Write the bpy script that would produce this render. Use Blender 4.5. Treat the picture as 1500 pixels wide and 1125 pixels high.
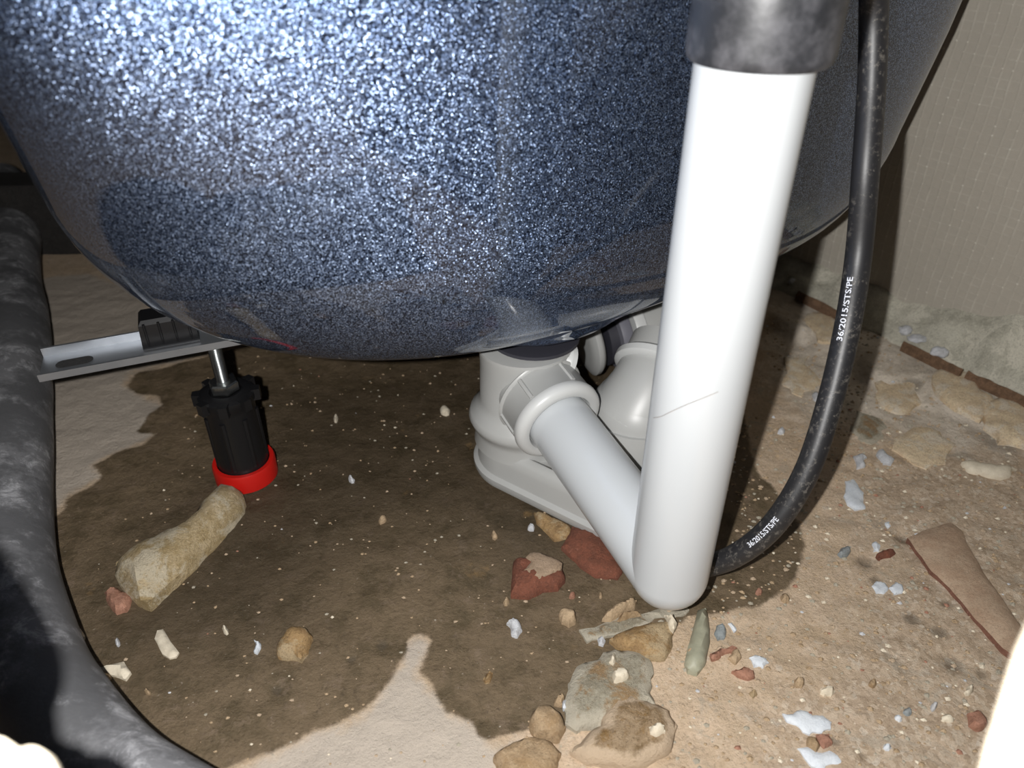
import bpy, bmesh, math, random
import numpy as np
from mathutils import Vector, noise
from mathutils.geometry import delaunay_2d_cdt

random.seed(7)
C = bpy.context.scene.collection
for o in list(bpy.data.objects):
    bpy.data.objects.remove(o)

# ------------------------------------------------------------------ camera
H = 0.34                       # lens height above the floor, metres
PITCH = math.radians(34)
FPX = 1100.0
cam_d = bpy.data.cameras.new('camera')
cam = bpy.data.objects.new('camera', cam_d)
C.objects.link(cam)
cam.location = (0, 0, H)
cam.rotation_euler = (math.radians(90) - PITCH, 0, 0)
cam_d.sensor_width = 36
cam_d.lens = FPX / 1500 * 36
cam_d.clip_start = 0.01
cam_d.dof.use_dof = True
cam_d.dof.focus_distance = 0.42
cam_d.dof.aperture_fstop = 10
bpy.context.scene.camera = cam

# ------------------------------------------------------------------ light
w = bpy.data.worlds.new('world')
bpy.context.scene.world = w
w.use_nodes = True
w.node_tree.nodes['Background'].inputs[0].default_value = (1.0, 0.9, 0.78, 1)
w.node_tree.nodes['Background'].inputs[1].default_value = 0.004
ld = bpy.data.lights.new('phone_flash', 'POINT')
ld.energy = 9.2
ld.color = (1.0, 0.985, .965)
ld.shadow_soft_size = 0.0028
lo = bpy.data.objects.new('phone_flash', ld)
lo.location = (-0.026, 0.0, H + 0.004)
C.objects.link(lo)
vs = bpy.context.scene.view_settings
vs.view_transform = 'Standard'
vs.look = 'None'
vs.gamma = 1
vs.exposure = 0.0
vs.use_curve_mapping = False
bpy.context.scene.cycles.max_bounces = 8


# ------------------------------------------------------------------ helpers
def at(px, py, z=0.0):
    """point of the horizontal plane at height z that the photo shows at px, py"""
    x = (px - 750) / FPX
    u = (562.5 - py) / FPX
    down = math.sin(PITCH) - u * math.cos(PITCH)
    fwd = math.cos(PITCH) + u * math.sin(PITCH)
    d = (H - z) / down
    return Vector((x * d, fwd * d, z))


def atd(px, py, d):
    x = (px - 750) / FPX
    u = (562.5 - py) / FPX
    return Vector((x * d, (math.cos(PITCH) + u * math.sin(PITCH)) * d,
                   H - d * (math.sin(PITCH) - u * math.cos(PITCH))))


def mesh(name, verts, faces, mat=None, parent=None, smooth=True, mids=None):
    me = bpy.data.meshes.new(name)
    me.from_pydata([tuple(v) for v in verts], [], faces)
    me.update()
    o = bpy.data.objects.new(name, me)
    C.objects.link(o)
    if mat is not None:
        for m in (mat if isinstance(mat, (list, tuple)) else [mat]):
            me.materials.append(m)
    if mids:
        me.polygons.foreach_set('material_index', mids)
    me.polygons.foreach_set('use_smooth', [smooth] * len(me.polygons))
    if parent:
        o.parent = parent
        o.matrix_parent_inverse = parent.matrix_world.inverted()
    if smooth:
        sharp(o, 42)
    return o


def sharp(o, deg=35):
    me = o.data
    bm = bmesh.new()
    bm.from_mesh(me)
    bmesh.ops.recalc_face_normals(bm, faces=bm.faces)
    for e in bm.edges:
        if len(e.link_faces) == 2 and e.calc_face_angle(0) > math.radians(deg):
            e.smooth = False
    bm.to_mesh(me)
    bm.free()
    return o


def thing(name, label, cat, loc, group=None):
    o = bpy.data.objects.new(name, None)
    C.objects.link(o)
    o.location = loc
    o.empty_display_size = 0.01
    bpy.context.view_layer.update()
    o['label'] = label
    o['category'] = cat
    if group:
        o['group'] = group
    return o


def tag(o, label, cat, group=None, kind=None):
    o['label'] = label
    o['category'] = cat
    if group:
        o['group'] = group
    if kind:
        o['kind'] = kind
    return o


def frames(pts):
    pts = [Vector(p) for p in pts]
    n = len(pts)
    T = []
    for i in range(n):
        T.append((pts[min(i + 1, n - 1)] - pts[max(i - 1, 0)]).normalized())
    up = Vector((0, 0, 1)) if abs(T[0].z) < .9 else Vector((1, 0, 0))
    N = (up - T[0] * up.dot(T[0])).normalized()
    out = []
    for i in range(n):
        N = (N - T[i] * N.dot(T[i])).normalized()
        out.append((pts[i], T[i], N, T[i].cross(N)))
    return out


def tube_geo(pts, radii, seg=32, cap=True):
    fr = frames(pts)
    if not isinstance(radii, (list, tuple)):
        radii = [radii] * len(fr)
    V, F = [], []
    for (p, t, n, b), r in zip(fr, radii):
        for k in range(seg):
            a = 2 * math.pi * k / seg
            V.append(p + n * (r * math.cos(a)) + b * (r * math.sin(a)))
    for i in range(len(fr) - 1):
        for k in range(seg):
            k2 = (k + 1) % seg
            F.append((i * seg + k, (i + 1) * seg + k, (i + 1) * seg + k2, i * seg + k2))
    if cap:
        F.append(tuple(range(seg)))
        F.append(tuple((len(fr) - 1) * seg + k for k in reversed(range(seg))))
    return V, F


def join_geo(*gs):
    V, F = [], []
    for v, f in gs:
        o = len(V)
        V += list(v)
        F += [tuple(i + o for i in q) for q in f]
    return V, F


def sphere_geo(c, r, seg=32, rings=16, s=(1, 1, 1)):
    V = [Vector(c) + Vector((0, 0, r * s[2]))]
    for i in range(1, rings):
        p = math.pi * i / rings
        for k in range(seg):
            a = 2 * math.pi * k / seg
            V.append(Vector(c) + Vector((r * s[0] * math.sin(p) * math.cos(a), r * s[1] * math.sin(p) * math.sin(a), r * s[2] * math.cos(p))))
    V.append(Vector(c) - Vector((0, 0, r * s[2])))
    F = []
    for k in range(seg):
        F.append((0, 1 + k, 1 + (k + 1) % seg))
        F.append((len(V) - 1, len(V) - 1 - seg + (k + 1) % seg, len(V) - 1 - seg + k))
    for i in range(rings - 2):
        for k in range(seg):
            k2 = (k + 1) % seg
            F.append((1 + i * seg + k, 1 + (i + 1) * seg + k, 1 + (i + 1) * seg + k2, 1 + i * seg + k2))
    return V, F


def lathe_geo(base, axis, prof, seg=40):
    """prof: (radius, distance along axis)"""
    axis = Vector(axis).normalized()
    up = Vector((0, 0, 1)) if abs(axis.z) < .9 else Vector((1, 0, 0))
    N = (up - axis * up.dot(axis)).normalized()
    B = axis.cross(N)
    base = Vector(base)
    V, F = [], []
    for r, h in prof:
        for k in range(seg):
            a = 2 * math.pi * k / seg
            V.append(base + axis * h + N * (r * math.cos(a)) + B * (r * math.sin(a)))
    for i in range(len(prof) - 1):
        for k in range(seg):
            k2 = (k + 1) % seg
            F.append((i * seg + k, (i + 1) * seg + k, (i + 1) * seg + k2, i * seg + k2))
    F.append(tuple(reversed(range(seg))))
    F.append(tuple((len(prof) - 1) * seg + k for k in range(seg)))
    return V, F


def smooth_path(P, n=12):
    P = [Vector(p) for p in P]
    Q = [P[0] * 2 - P[1]] + P + [P[-1] * 2 - P[-2]]
    out = []
    for i in range(1, len(Q) - 2):
        for k in range(n):
            t = k / n
            a, b, c, d = Q[i - 1], Q[i], Q[i + 1], Q[i + 2]
            out.append(.5 * ((2 * b) + (c - a) * t + (2 * a - 5 * b + 4 * c - d) * t * t + (3 * b - a - 3 * c + d) * t ** 3))
    out.append(P[-1])
    return out


# ------------------------------------------------------------------ materials
class NT:
    def __init__(self, name):
        self.m = bpy.data.materials.new(name)
        self.m.use_nodes = True
        self.t = self.m.node_tree
        self.b = self.t.nodes['Principled BSDF']
        self.co = self.t.nodes.new('ShaderNodeTexCoord').outputs['Object']

    def n(self, typ, **kw):
        nd = self.t.nodes.new(typ)
        for k, v in kw.items():
            setattr(nd, k, v)
        return nd

    def l(self, a, b):
        self.t.links.new(a, b)

    def noise(self, scale, detail=4, rough=.55, co=None, dist=0):
        nd = self.n('ShaderNodeTexNoise')
        nd.inputs['Scale'].default_value = scale
        nd.inputs['Detail'].default_value = detail
        nd.inputs['Roughness'].default_value = rough
        nd.inputs['Distortion'].default_value = dist
        self.l(co or self.co, nd.inputs['Vector'])
        return nd.outputs['Fac']

    def vor(self, scale, out='Distance', co=None, feature='F1', rnd=1):
        nd = self.n('ShaderNodeTexVoronoi', feature=feature)
        nd.inputs['Scale'].default_value = scale
        nd.inputs['Randomness'].default_value = rnd
        self.l(co or self.co, nd.inputs['Vector'])
        return nd.outputs[out]

    def ramp(self, fac, stops):
        nd = self.n('ShaderNodeValToRGB')
        cr = nd.color_ramp
        while len(cr.elements) < len(stops):
            cr.elements.new(0.5)
        for e, (p, c) in zip(cr.elements, stops):
            e.position = p
            e.color = (*c, 1) if len(c) == 3 else c
        self.l(fac, nd.inputs[0])
        return nd.outputs['Color']

    def sstep(self, fac, a, b):
        nd = self.n('ShaderNodeMapRange', interpolation_type='SMOOTHSTEP')
        self.l(fac, nd.inputs['Value'])
        nd.inputs['From Min'].default_value = a
        nd.inputs['From Max'].default_value = b
        return nd.outputs['Result']

    def math(self, op, a, b=None):
        nd = self.n('ShaderNodeMath', operation=op)
        for i, v in enumerate((a, b)):
            if v is None:
                continue
            if isinstance(v, (int, float)):
                nd.inputs[i].default_value = v
            else:
                self.l(v, nd.inputs[i])
        return nd.outputs[0]

    def vmath(self, op, a, b=None, scale=None):
        nd = self.n('ShaderNodeVectorMath', operation=op)
        for i, v in enumerate((a, b)):
            if v is None:
                continue
            if isinstance(v, tuple):
                nd.inputs[i].default_value = v
            else:
                self.l(v, nd.inputs[i])
        if scale is not None:
            nd.inputs['Scale'].default_value = scale
        return nd.outputs[0]

    def mix(self, fac, a, b, blend='MIX'):
        nd = self.n('ShaderNodeMix', data_type='RGBA', blend_type=blend)
        for i, v in ((0, fac), (6, a), (7, b)):
            if isinstance(v, tuple):
                nd.inputs[i].default_value = (*v, 1)
            elif isinstance(v, (int, float)):
                nd.inputs[i].default_value = v
            else:
                self.l(v, nd.inputs[i])
        return nd.outputs[2]

    def bump(self, h, strength=.5, dist=.001, prev=None):
        nd = self.n('ShaderNodeBump')
        nd.inputs['Strength'].default_value = strength
        nd.inputs['Distance'].default_value = dist
        self.l(h, nd.inputs['Height'])
        if prev:
            self.l(prev, nd.inputs['Normal'])
        return nd.outputs[0]

    def attr(self, name):
        nd = self.n('ShaderNodeAttribute')
        nd.attribute_name = name
        return nd.outputs['Fac']

    def set(self, **kw):
        names = dict(color='Base Color', rough='Roughness', metal='Metallic', normal='Normal', coat='Coat Weight',
                     coat_rough='Coat Roughness', coat_normal='Coat Normal', spec='Specular IOR Level', sss='Subsurface Weight', ior='IOR')
        for k, v in kw.items():
            s = self.b.inputs[names[k]]
            if isinstance(v, (int, float)):
                s.default_value = v
            elif isinstance(v, tuple):
                s.default_value = (*v, 1)
            else:
                self.l(v, s)
        return self.m


def plastic(name, col, rough=.3, var=.05, scale=60, bump=.04, spec=.5):
    t = NT(name)
    f = t.noise(scale, 5)
    c2 = tuple(c * (1 - var) for c in col)
    return t.set(color=t.mix(f, col, c2), rough=rough, spec=spec, normal=t.bump(t.noise(scale * 8, 3), bump, .0004))


M_white = plastic('white_pvc', (.53, .555, .575), .22, .04, 30, .01)
M_trap = plastic('grey_white_polypropylene', (.44, .445, .435), .38, .08, 40, .03)
M_trap_face = plastic('milky_white_plastic', (.60, .61, .605), .35, .05, 40, .03)
M_black_plastic = plastic('black_plastic', (.008, .008, .009), .38, .1, 80, .05)
M_red = plastic('red_plastic', (.55, .012, .008), .35, .15, 80, .05)
M_gasket = plastic('dark_rubber_washer', (.035, .035, .045), .5)
M_ring_grey = plastic('grey_rubber_ring', (.16, .16, .19), .5)
M_print = plastic('white_print_ink', (.75, .78, .86), .5)

# black hose with scuffs
t = NT('scuffed_black_rubber')
sc = t.sstep(t.noise(320, 8, .8), .53, .62)
big = t.sstep(t.noise(22, 3), .36, .56)
M_hose = t.set(color=t.mix(t.math('MULTIPLY', sc, t.math('MULTIPLY', big, .38)), (.016, .016, .018), (.26, .24, .21)), rough=.46, spec=.6,
               normal=t.bump(t.noise(400, 5), .12, .0004))
# rubber sleeve
t = NT('dusty_black_rubber')
d = t.sstep(t.noise(45, 7, .7), .38, .72)
M_sleeve = t.set(color=t.mix(d, (.018, .019, .022), (.10, .10, .11)), rough=.42, normal=t.bump(t.noise(120, 5), .2, .0008))
# left grey hose with plaster dust
t = NT('plaster_dusted_grey_rubber')
d1 = t.sstep(t.noise(16, 7, .72), .47, .60)
d2 = t.sstep(t.noise(70, 8, .8, dist=.6), .48, .64)
cc = t.mix(t.noise(30, 6), (.095, .096, .10), (.15, .151, .158))
cc = t.mix(t.math('MULTIPLY', d1, t.math('ADD', t.math('MULTIPLY', d2, .7), .25)), cc, (.50, .50, .52))
M_duct = t.set(color=cc, rough=.62, normal=t.bump(t.noise(90, 8, .7), .5, .0012))
# galvanised steel
t = NT('galvanised_steel')
v = t.vor(110, 'Color')
f = t.noise(60, 6)
M_galv = t.set(color=t.mix(f, (.50, .52, .55), (.33, .35, .38)), metal=.85, rough=.42, normal=t.bump(f, .15, .001))
t = NT('zinc_plated_rod')
M_zinc = t.set(color=(.66, .68, .68), metal=1.0, rough=.25, normal=t.bump(t.noise(300, 4), .2, .0004))

# bath enamel: dark navy with reflective mineral flakes under a clear glassy coat
t = NT('speckled_navy_enamel')
vc = t.n('ShaderNodeTexVoronoi')
vc.inputs['Scale'].default_value = 2500
wob = t.n('ShaderNodeTexNoise')
wob.inputs['Scale'].default_value = 1300
wob.inputs['Detail'].default_value = 2
t.l(t.co, wob.inputs['Vector'])
cow = t.vmath('ADD', t.co, t.vmath('SCALE', t.vmath('SUBTRACT', wob.outputs['Color'], (.5, .5, .5)), scale=.0005))
t.l(cow, vc.inputs['Vector'])
geo = t.n('ShaderNodeNewGeometry')
rnd = t.vmath('SUBTRACT', vc.outputs['Color'], (.5, .5, .5))
nrm = t.vmath('NORMALIZE', t.vmath('ADD', geo.outputs['Normal'], t.vmath('SCALE', rnd, scale=.88)))
sep = t.n('ShaderNodeSeparateColor')
t.l(vc.outputs['Color'], sep.inputs[0])
flk = t.ramp(sep.outputs[2], [(.0, (.006, .010, .024)), (.38, (.038, .055, .105)), (.72, (.26, .34, .52)), (1., (.58, .66, .82))])
M_enamel = t.set(color=flk, metal=.97, rough=.48, normal=nrm, coat=1.0, coat_rough=.045, coat_normal=geo.outputs['Normal'])
t.b.inputs['Coat Tint'].default_value = (.60, .66, .74, 1)
M_inner = plastic('white_enamel', (.85, .85, .84), .1, .02, 5, 0)

# cement board with embedded glass-fibre scrim
t = NT('scrim_faced_cement_board')
mp = t.n('ShaderNodeMapping')
t.l(t.co, mp.inputs['Vector'])
nw = t.n('ShaderNodeTexNoise')
nw.inputs['Scale'].default_value = 14
t.l(t.co, nw.inputs['Vector'])
cw = t.vmath('ADD', t.co, t.vmath('SCALE', t.vmath('SUBTRACT', nw.outputs['Color'], (.5, .5, .5)), scale=.006))
sx = t.n('ShaderNodeSeparateXYZ')
t.l(cw, sx.inputs[0])


def line(c, pitch, wd):
    m = t.math('PINGPONG', c, pitch / 2)
    return t.math('SUBTRACT', 1.0, t.sstep(m, wd * .3, wd))


lx = line(sx.outputs['X'], .0078, .0011)
lz = line(sx.outputs['Z'], .0066, .0010)
dots = t.math('MULTIPLY', lx, lz)
strand = t.math('MAXIMUM', lx, t.math('MULTIPLY', lz, .55))
vis = t.sstep(t.noise(60, 5, .7), .42, .70)
vis2 = t.sstep(t.noise(9, 4, .6), .56, .68)
vis3 = t.sstep(t.noise(110, 4, .7), .52, .62)
a_ = t.math('MULTIPLY', strand, t.math('ADD', t.math('MULTIPLY', vis, .28), t.math('MULTIPLY', vis2, .30)))
a_ = t.math('MAXIMUM', a_, t.math('MULTIPLY', dots, t.math('MULTIPLY', vis3, .75)))
base = t.mix(t.noise(7, 6, .65), (.56, .505, .43), (.40, .365, .31))
base = t.mix(t.noise(150, 5, .7), base, (.43, .40, .34))
M_board = t.set(color=t.mix(a_, base, (.75, .72, .63)), rough=.75,
                normal=t.bump(t.math('ADD', t.math('MULTIPLY', strand, .5), t.noise(260, 6)), .35, .0008))

# old concrete floor; 'wet', 'pale', 'rubble' are signed distances stored on the mesh (metres, positive inside)
t = NT('old_concrete_floor')
n1 = t.noise(9, 8, .65)
n2 = t.noise(45, 8, .7)
n3 = t.noise(300, 6, .75)
tan_ = t.mix(n1, (.66, .485, .33), (.52, .40, .265))
tan_ = t.mix(t.sstep(n2, .35, .7), tan_, (.74, .57, .41))
rub = t.sstep(t.math('ADD', t.attr('rubble'), t.math('MULTIPLY', t.math('SUBTRACT', n2, .5), .10)), -.015, .03)
grav = t.ramp(t.vor(420, 'Color'), [(0, (.26, .19, .13)), (.5, (.50, .39, .29)), (.8, (.62, .53, .42)), (1, (.75, .70, .62))])
tan_ = t.mix(t.math('ADD', t.math('MULTIPLY', rub, .42), .16), tan_, grav)
tan_ = t.mix(t.math('MULTIPLY', t.sstep(t.noise(520, 6, .75), .52, .66), .5), tan_, (.27, .20, .14))
tan_ = t.mix(t.math('MULTIPLY', t.sstep(t.noise(28, 7, .75, dist=1.0), .54, .66), .55), tan_, (.42, .37, .30))
pits = t.sstep(t.noise(85, 9, .8, dist=.7), .60, .70)
tan_ = t.mix(t.math('MULTIPLY', t.math('MULTIPLY', pits, rub), .55), tan_, (.14, .105, .07))
spots = t.sstep(t.noise(120, 3, .5), .66, .70)
tan_ = t.mix(t.math('MULTIPLY', spots, .5), tan_, (.66, .58, .48))
pale = t.sstep(t.math('ADD', t.attr('pale'), t.math('MULTIPLY', t.math('SUBTRACT', n2, .5), .02)), -.003, .005)
palec = t.mix(n2, (.60, .52, .43), (.50, .43, .36))
dry = t.mix(pale, tan_, palec)
wetn = t.math('ADD', t.math('MULTIPLY', t.math('SUBTRACT', n2, .5), .010), t.math('MULTIPLY', t.math('SUBTRACT', n3, .5), .003))
wetf = t.sstep(t.math('ADD', t.attr('wet'), wetn), -.0012, .0022)
wetc = t.mix(n1, (.150, .108, .062), (.235, .172, .108))
wetc = t.mix(t.sstep(n2, .42, .68), wetc, (.112, .083, .046))
wetc = t.mix(t.math('MULTIPLY', t.sstep(t.noise(75, 7, .75), .54, .66), .55), wetc, (.25, .185, .13))
wetc = t.mix(t.math('MULTIPLY', t.sstep(t.noise(360, 7, .8, dist=.6), .52, .68), .6), wetc, (.075, .052, .034))
wetc = t.mix(t.math('MULTIPLY', t.sstep(t.noise(420, 3), .68, .74), .5), wetc, (.45, .38, .3))
lg = t.sstep(t.math('ADD', t.attr('ledge'), t.math('MULTIPLY', t.math('SUBTRACT', n2, .5), .10)), -.02, .03)
lgc = t.mix(t.sstep(t.noise(32, 7, .7, dist=.6), .42, .60), (.84, .76, .65), (.56, .50, .42))
dry = t.mix(t.math('MULTIPLY', lg, .8), dry, lgc)
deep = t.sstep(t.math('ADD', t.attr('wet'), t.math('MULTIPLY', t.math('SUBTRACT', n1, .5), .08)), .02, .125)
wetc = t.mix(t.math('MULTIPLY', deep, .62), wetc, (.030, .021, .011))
col = t.mix(wetf, dry, wetc)
ocf = t.math('MULTIPLY', t.sstep(t.noise(22, 5, .6), .64, .72), .35)
col = t.mix(ocf, col, (.40, .24, .09))
col = t.mix(t.math('MULTIPLY', t.sstep(t.math('ADD', t.attr('pit_dark'), t.math('MULTIPLY', t.math('SUBTRACT', n2, .5), .9)), .45, .95), .6), col, (.10, .08, .056))  # floor colour goes darker brown around each pit
rgh = t.math('SUBTRACT', .85, t.math('MULTIPLY', wetf, t.math('MULTIPLY', n2, .62)))
bm_ = t.bump(t.noise(60, 9, .72), .55, .004)
bm2 = t.bump(n3, .8, .0016, bm_)
M_floor = t.set(color=col, rough=rgh, normal=bm2, spec=.35)


def stone_mat(name, c1, c2, scale=60, rough=.8, bump=.5, c3=None, fine=.5, rim=None):
    t = NT(name)
    f = t.noise(scale * 1.6, 9, .75, dist=.4)
    c = t.mix(t.sstep(f, .36, .64), c1, c2)
    if c3:
        c = t.mix(t.sstep(t.noise(scale, 7, .75, dist=.5), .47, .58), c, c3)
    if fine:
        dk = tuple(v * .45 for v in c2)
        lt = tuple(min(1, v * 1.25 + .05) for v in c1)
        c = t.mix(t.math('MULTIPLY', t.sstep(t.noise(900, 5, .7), .50, .66), fine), c, dk)
        c = t.mix(t.math('MULTIPLY', t.sstep(t.noise(620, 4, .7), .57, .68), fine), c, lt)
    if rim:
        e = t.math('ADD', t.attr('inset'), t.math('MULTIPLY', t.math('SUBTRACT', t.noise(scale * 2, 7, .75), .5), .9))
        c = t.mix(t.sstep(e, .18, .42), rim, c)
    h = t.math('ADD', t.noise(scale * 5, 8, .75), t.math('MULTIPLY', t.noise(1100, 4, .7), .35))
    return t.set(color=c, rough=rough, normal=t.bump(h, min(1, bump * 1.5), .0018))


M_flake = stone_mat('white_paint_flake', (.74, .78, .82), (.64, .68, .73), 80, .6, .25, fine=.12)
M_foam = stone_mat('white_foam_crumb', (.78, .79, .82), (.60, .61, .63), 150, .8, .5, fine=.12)
M_cream = stone_mat('cream_plaster_chip', (.78, .70, .55), (.66, .58, .45), 60, .7, .2, fine=.12)
M_brick = stone_mat('terracotta_brick', (.25, .085, .048), (.17, .062, .036), 120, .8, .5)
M_brickdust = stone_mat('mortar_on_brick', (.40, .29, .20), (.33, .235, .155), 90, .8, .4)
M_pinkbrick = stone_mat('pink_brick', (.46, .24, .165), (.34, .165, .105), 120, .8, .4)
M_ochre = stone_mat('ochre_stone', (.42, .27, .12), (.28, .17, .075), 60, .6, .5, (.46, .35, .21))
M_ochre2 = stone_mat('sandy_mortar', (.50, .36, .22), (.38, .25, .13), 70, .75, .6)
M_greym = stone_mat('grey_green_mortar', (.42, .38, .29), (.30, .26, .185), 60, .8, .8, (.34, .22, .11), rim=(.52, .47, .37))
M_damp = stone_mat('damp_mortar_lump', (.44, .32, .20), (.20, .125, .055), 45, .6, .9, (.29, .17, .06), rim=(.60, .46, .32))
M_slate = stone_mat('blue_grey_stone', (.24, .27, .28), (.34, .36, .36), 100, .7, .3)
M_ledge = stone_mat('pale_yellow_ledge_stone', (.84, .68, .46), (.70, .54, .36), 60, .8, .5, (.80, .70, .56))
M_greenp = stone_mat('grey_green_pebble', (.38, .37, .27), (.32, .32, .24), 50, .5, .1, fine=.1)
M_tan = stone_mat('tan_pebble', (.52, .38, .24), (.42, .30, .18), 90, .7, .4)
M_wood = stone_mat('brown_timber_sliver', (.24, .14, .08), (.13, .075, .042), 100, .8, .5)
M_render = stone_mat('pale_green_render', (.70, .67, .555), (.50, .475, .385), 34, .85, .9, (.76, .72, .60))
M_chunk = stone_mat('yellow_mortar_chunk', (.56, .44, .27), (.36, .26, .12), 50, .75, .8, (.60, .52, .38))
M_rust = stone_mat('red_brown_tile_edge', (.26, .12, .08), (.19, .085, .055), 90, .8, .4)
M_tiletop = stone_mat('dusty_tile_face', (.40, .27, .18), (.50, .37, .26), 40, .8, .4)
M_dark_brick = stone_mat('dark_brickwork', (.05, .043, .04), (.035, .03, .028), 40, .9, .5)  # even near-black tone for the far bricks
M_near_black = stone_mat('dark_mortar', (.03, .028, .027), (.02, .02, .02), 40, .9, .5)  # near-black tone shared by the far walls and the rail slot
M_beam = stone_mat('dark_timber', (.03, .027, .025), (.018, .016, .015), 30, .85, .5)  # even near-black tone for the beam
M_whitep = plastic('warm_tinted_white_board', (.84, .74, .58), .5, .03, 30, .03)  # warm tint stands for light glowing through the white board's edge


# ------------------------------------------------------------------ the floor
def sdist(X, Y, poly):
    poly = np.array([(p[0], p[1]) for p in poly])
    d = np.full(X.shape, 1e9)
    ins = np.zeros(X.shape, bool)
    n = len(poly)
    for i in range(n):
        a, b = poly[i], poly[(i + 1) % n]
        e = b - a
        wx, wy = X - a[0], Y - a[1]
        tt = np.clip((wx * e[0] + wy * e[1]) / (e @ e + 1e-12), 0, 1)
        d = np.minimum(d, np.hypot(wx - tt * e[0], wy - tt * e[1]))
        c = ((a[1] <= Y) & (b[1] > Y)) | ((b[1] <= Y) & (a[1] > Y))
        xx = a[0] + (Y - a[1]) / (b[1] - a[1] + 1e-15) * e[0]
        ins ^= c & (X < xx)
    return np.where(ins, d, -d)


def pxpoly(pts):
    return [at(x, y) for x, y in pts]


wet_poly = pxpoly([(60, 770), (77, 757), (92, 746), (97, 728), (129, 712), (149, 697), (136, 682), (176, 659), (208, 652), (226, 636),
                   (201, 631), (217, 607), (238, 594), (232, 579), (203, 577), (184, 566), (200, 548), (300, 522), (420, 490), (700, 455),
                   (1000, 425), (1080, 560), (1110, 690), (1160, 740), (1182, 800), (1160, 860), (1110, 888), (1070, 898), (1010, 905),
                   (960, 940), (900, 965), (845, 990), (835, 1030), (860, 1050), (830, 1062), (770, 1070), (715, 1088), (700, 1078), (693, 1060),
                   (655, 1045), (635, 1010), (612, 985), (624, 960), (630, 938), (612, 928), (598, 938), (590, 970), (570, 1000), (540, 1038),
                   (500, 1060), (460, 1072), (430, 1090), (400, 1102), (330, 1128), (240, 1150), (100, 1200), (-100, 1200), (-60, 900)])
pale_poly = pxpoly([(330, 1128), (400, 1102), (460, 1072), (500, 1060), (540, 1038), (570, 1000), (590, 970), (598, 938), (612, 928), (630, 938),
                    (612, 985), (655, 1045), (693, 1060), (715, 1088), (760, 1085), (740, 1140), (700, 1250), (200, 1250)])
pale2 = pxpoly([(60, 770), (97, 728), (149, 697), (136, 682), (226, 636), (238, 594), (203, 577), (184, 566), (190, 545), (300, 520), (240, 470), (180, 420), (120, 400), (40, 410), (30, 560), (40, 700)])
ledge_poly = pxpoly([(1120, 430), (1165, 425), (1330, 495), (1560, 600), (1560, 680), (1350, 650), (1200, 620), (1130, 560)])
rub_poly = pxpoly([(1060, 1300), (1120, 1000), (1200, 960), (1260, 840), (1240, 700), (1300, 640), (1420, 640), (1700, 720), (1700, 1300)])
WN = Vector((.814, .581, 0))            # direction from the room into the right wall
WD = .618
wall_dir = Vector((-.581, .814, 0))


def axis_coords(lo, hi, f0, f1, step, coarse):
    a = list(np.arange(lo, f0, coarse)) + list(np.arange(f0, f1, step)) + list(np.arange(f1, hi + coarse, coarse))
    return np.array(a)


xs = axis_coords(-1.4, 1.0, -.44, .46, .0026, .03)
ys = axis_coords(-.4, 1.8, .14, .72, .0026, .03)
X, Y = np.meshgrid(xs, ys)


PITS = [(at(x, y), r, d) for x, y, r, d in [(1268, 818, .0050, .0040), (1322, 785, .0045, .0040), (1386, 885, .0040, .0025), (1395, 968, .0060, .0030), (1440, 985, .0035, .0020),
        (1335, 570, .0080, .0040), (1408, 604, .0070, .0050), (1285, 850, .0045, .0020), (905, 1128, .0035, .0030), (1375, 925, .0050, .0015), (1335, 905, .0050, .0012), (1225, 1085, .003, .002),
        (515, 965, .003, .0015), (560, 945, .0035, .0015), (405, 1010, .003, .001), (1265, 1105, .003, .002)]]


def floor_z(x, y):
    v = Vector((x, y, 0))
    z = noise.noise(v * 9) * .0018 + noise.noise(v * 40) * .0011 + noise.noise(v * 120) * .0006
    # rough foundation ledge along the right wall
    s = WD - (x * WN.x + y * WN.y)
    s += noise.noise(v * 22) * .018
    pit = 0
    for c_, r_, d_ in PITS:
        q_ = ((x - c_.x) ** 2 + (y - c_.y) ** 2) / (r_ * r_)
        if q_ < 9:
            pit += d_ * math.exp(-q_)
    z -= pit
    k = min(1, max(0, (.085 - s) / .02))
    z += k * k * (3 - 2 * k) * .009
    if x > .05 and y < .42:
        z += noise.noise(v * 75 + Vector((5, 0, 0))) * .0014
    return z


Zs = np.array([floor_z(x, y) for x, y in zip(X.ravel(), Y.ravel())]).reshape(X.shape)
nx, ny = len(xs), len(ys)
me = bpy.data.meshes.new('floor')
vv = np.stack([X.ravel(), Y.ravel(), Zs.ravel()], 1)
idx = np.arange(nx * ny).reshape(ny, nx)
fc = np.stack([idx[:-1, :-1].ravel(), idx[:-1, 1:].ravel(), idx[1:, 1:].ravel(), idx[1:, :-1].ravel()], 1)
me.from_pydata(vv.tolist(), [], fc.tolist())
me.polygons.foreach_set('use_smooth', [True] * len(me.polygons))
for nm, val in (('wet', sdist(X, Y, wet_poly)), ('pale', np.maximum(sdist(X, Y, pale_poly), sdist(X, Y, pale2))), ('rubble', sdist(X, Y, rub_poly)),
                ('ledge', sdist(X, Y, ledge_poly)),
                ('pit_dark', sum(np.exp(-((X - c_.x) ** 2 + (Y - c_.y) ** 2) / (r_ * 1.3) ** 2) for c_, r_, d_ in PITS))):  # mask for the darker colour, peaking at pit centres
    at_ = me.attributes.new(nm, 'FLOAT', 'POINT')
    at_.data.foreach_set('value', val.ravel().astype(np.float32))
me.materials.append(M_floor)
floor = bpy.data.objects.new('floor', me)
C.objects.link(floor)
floor['kind'] = 'structure'

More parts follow.
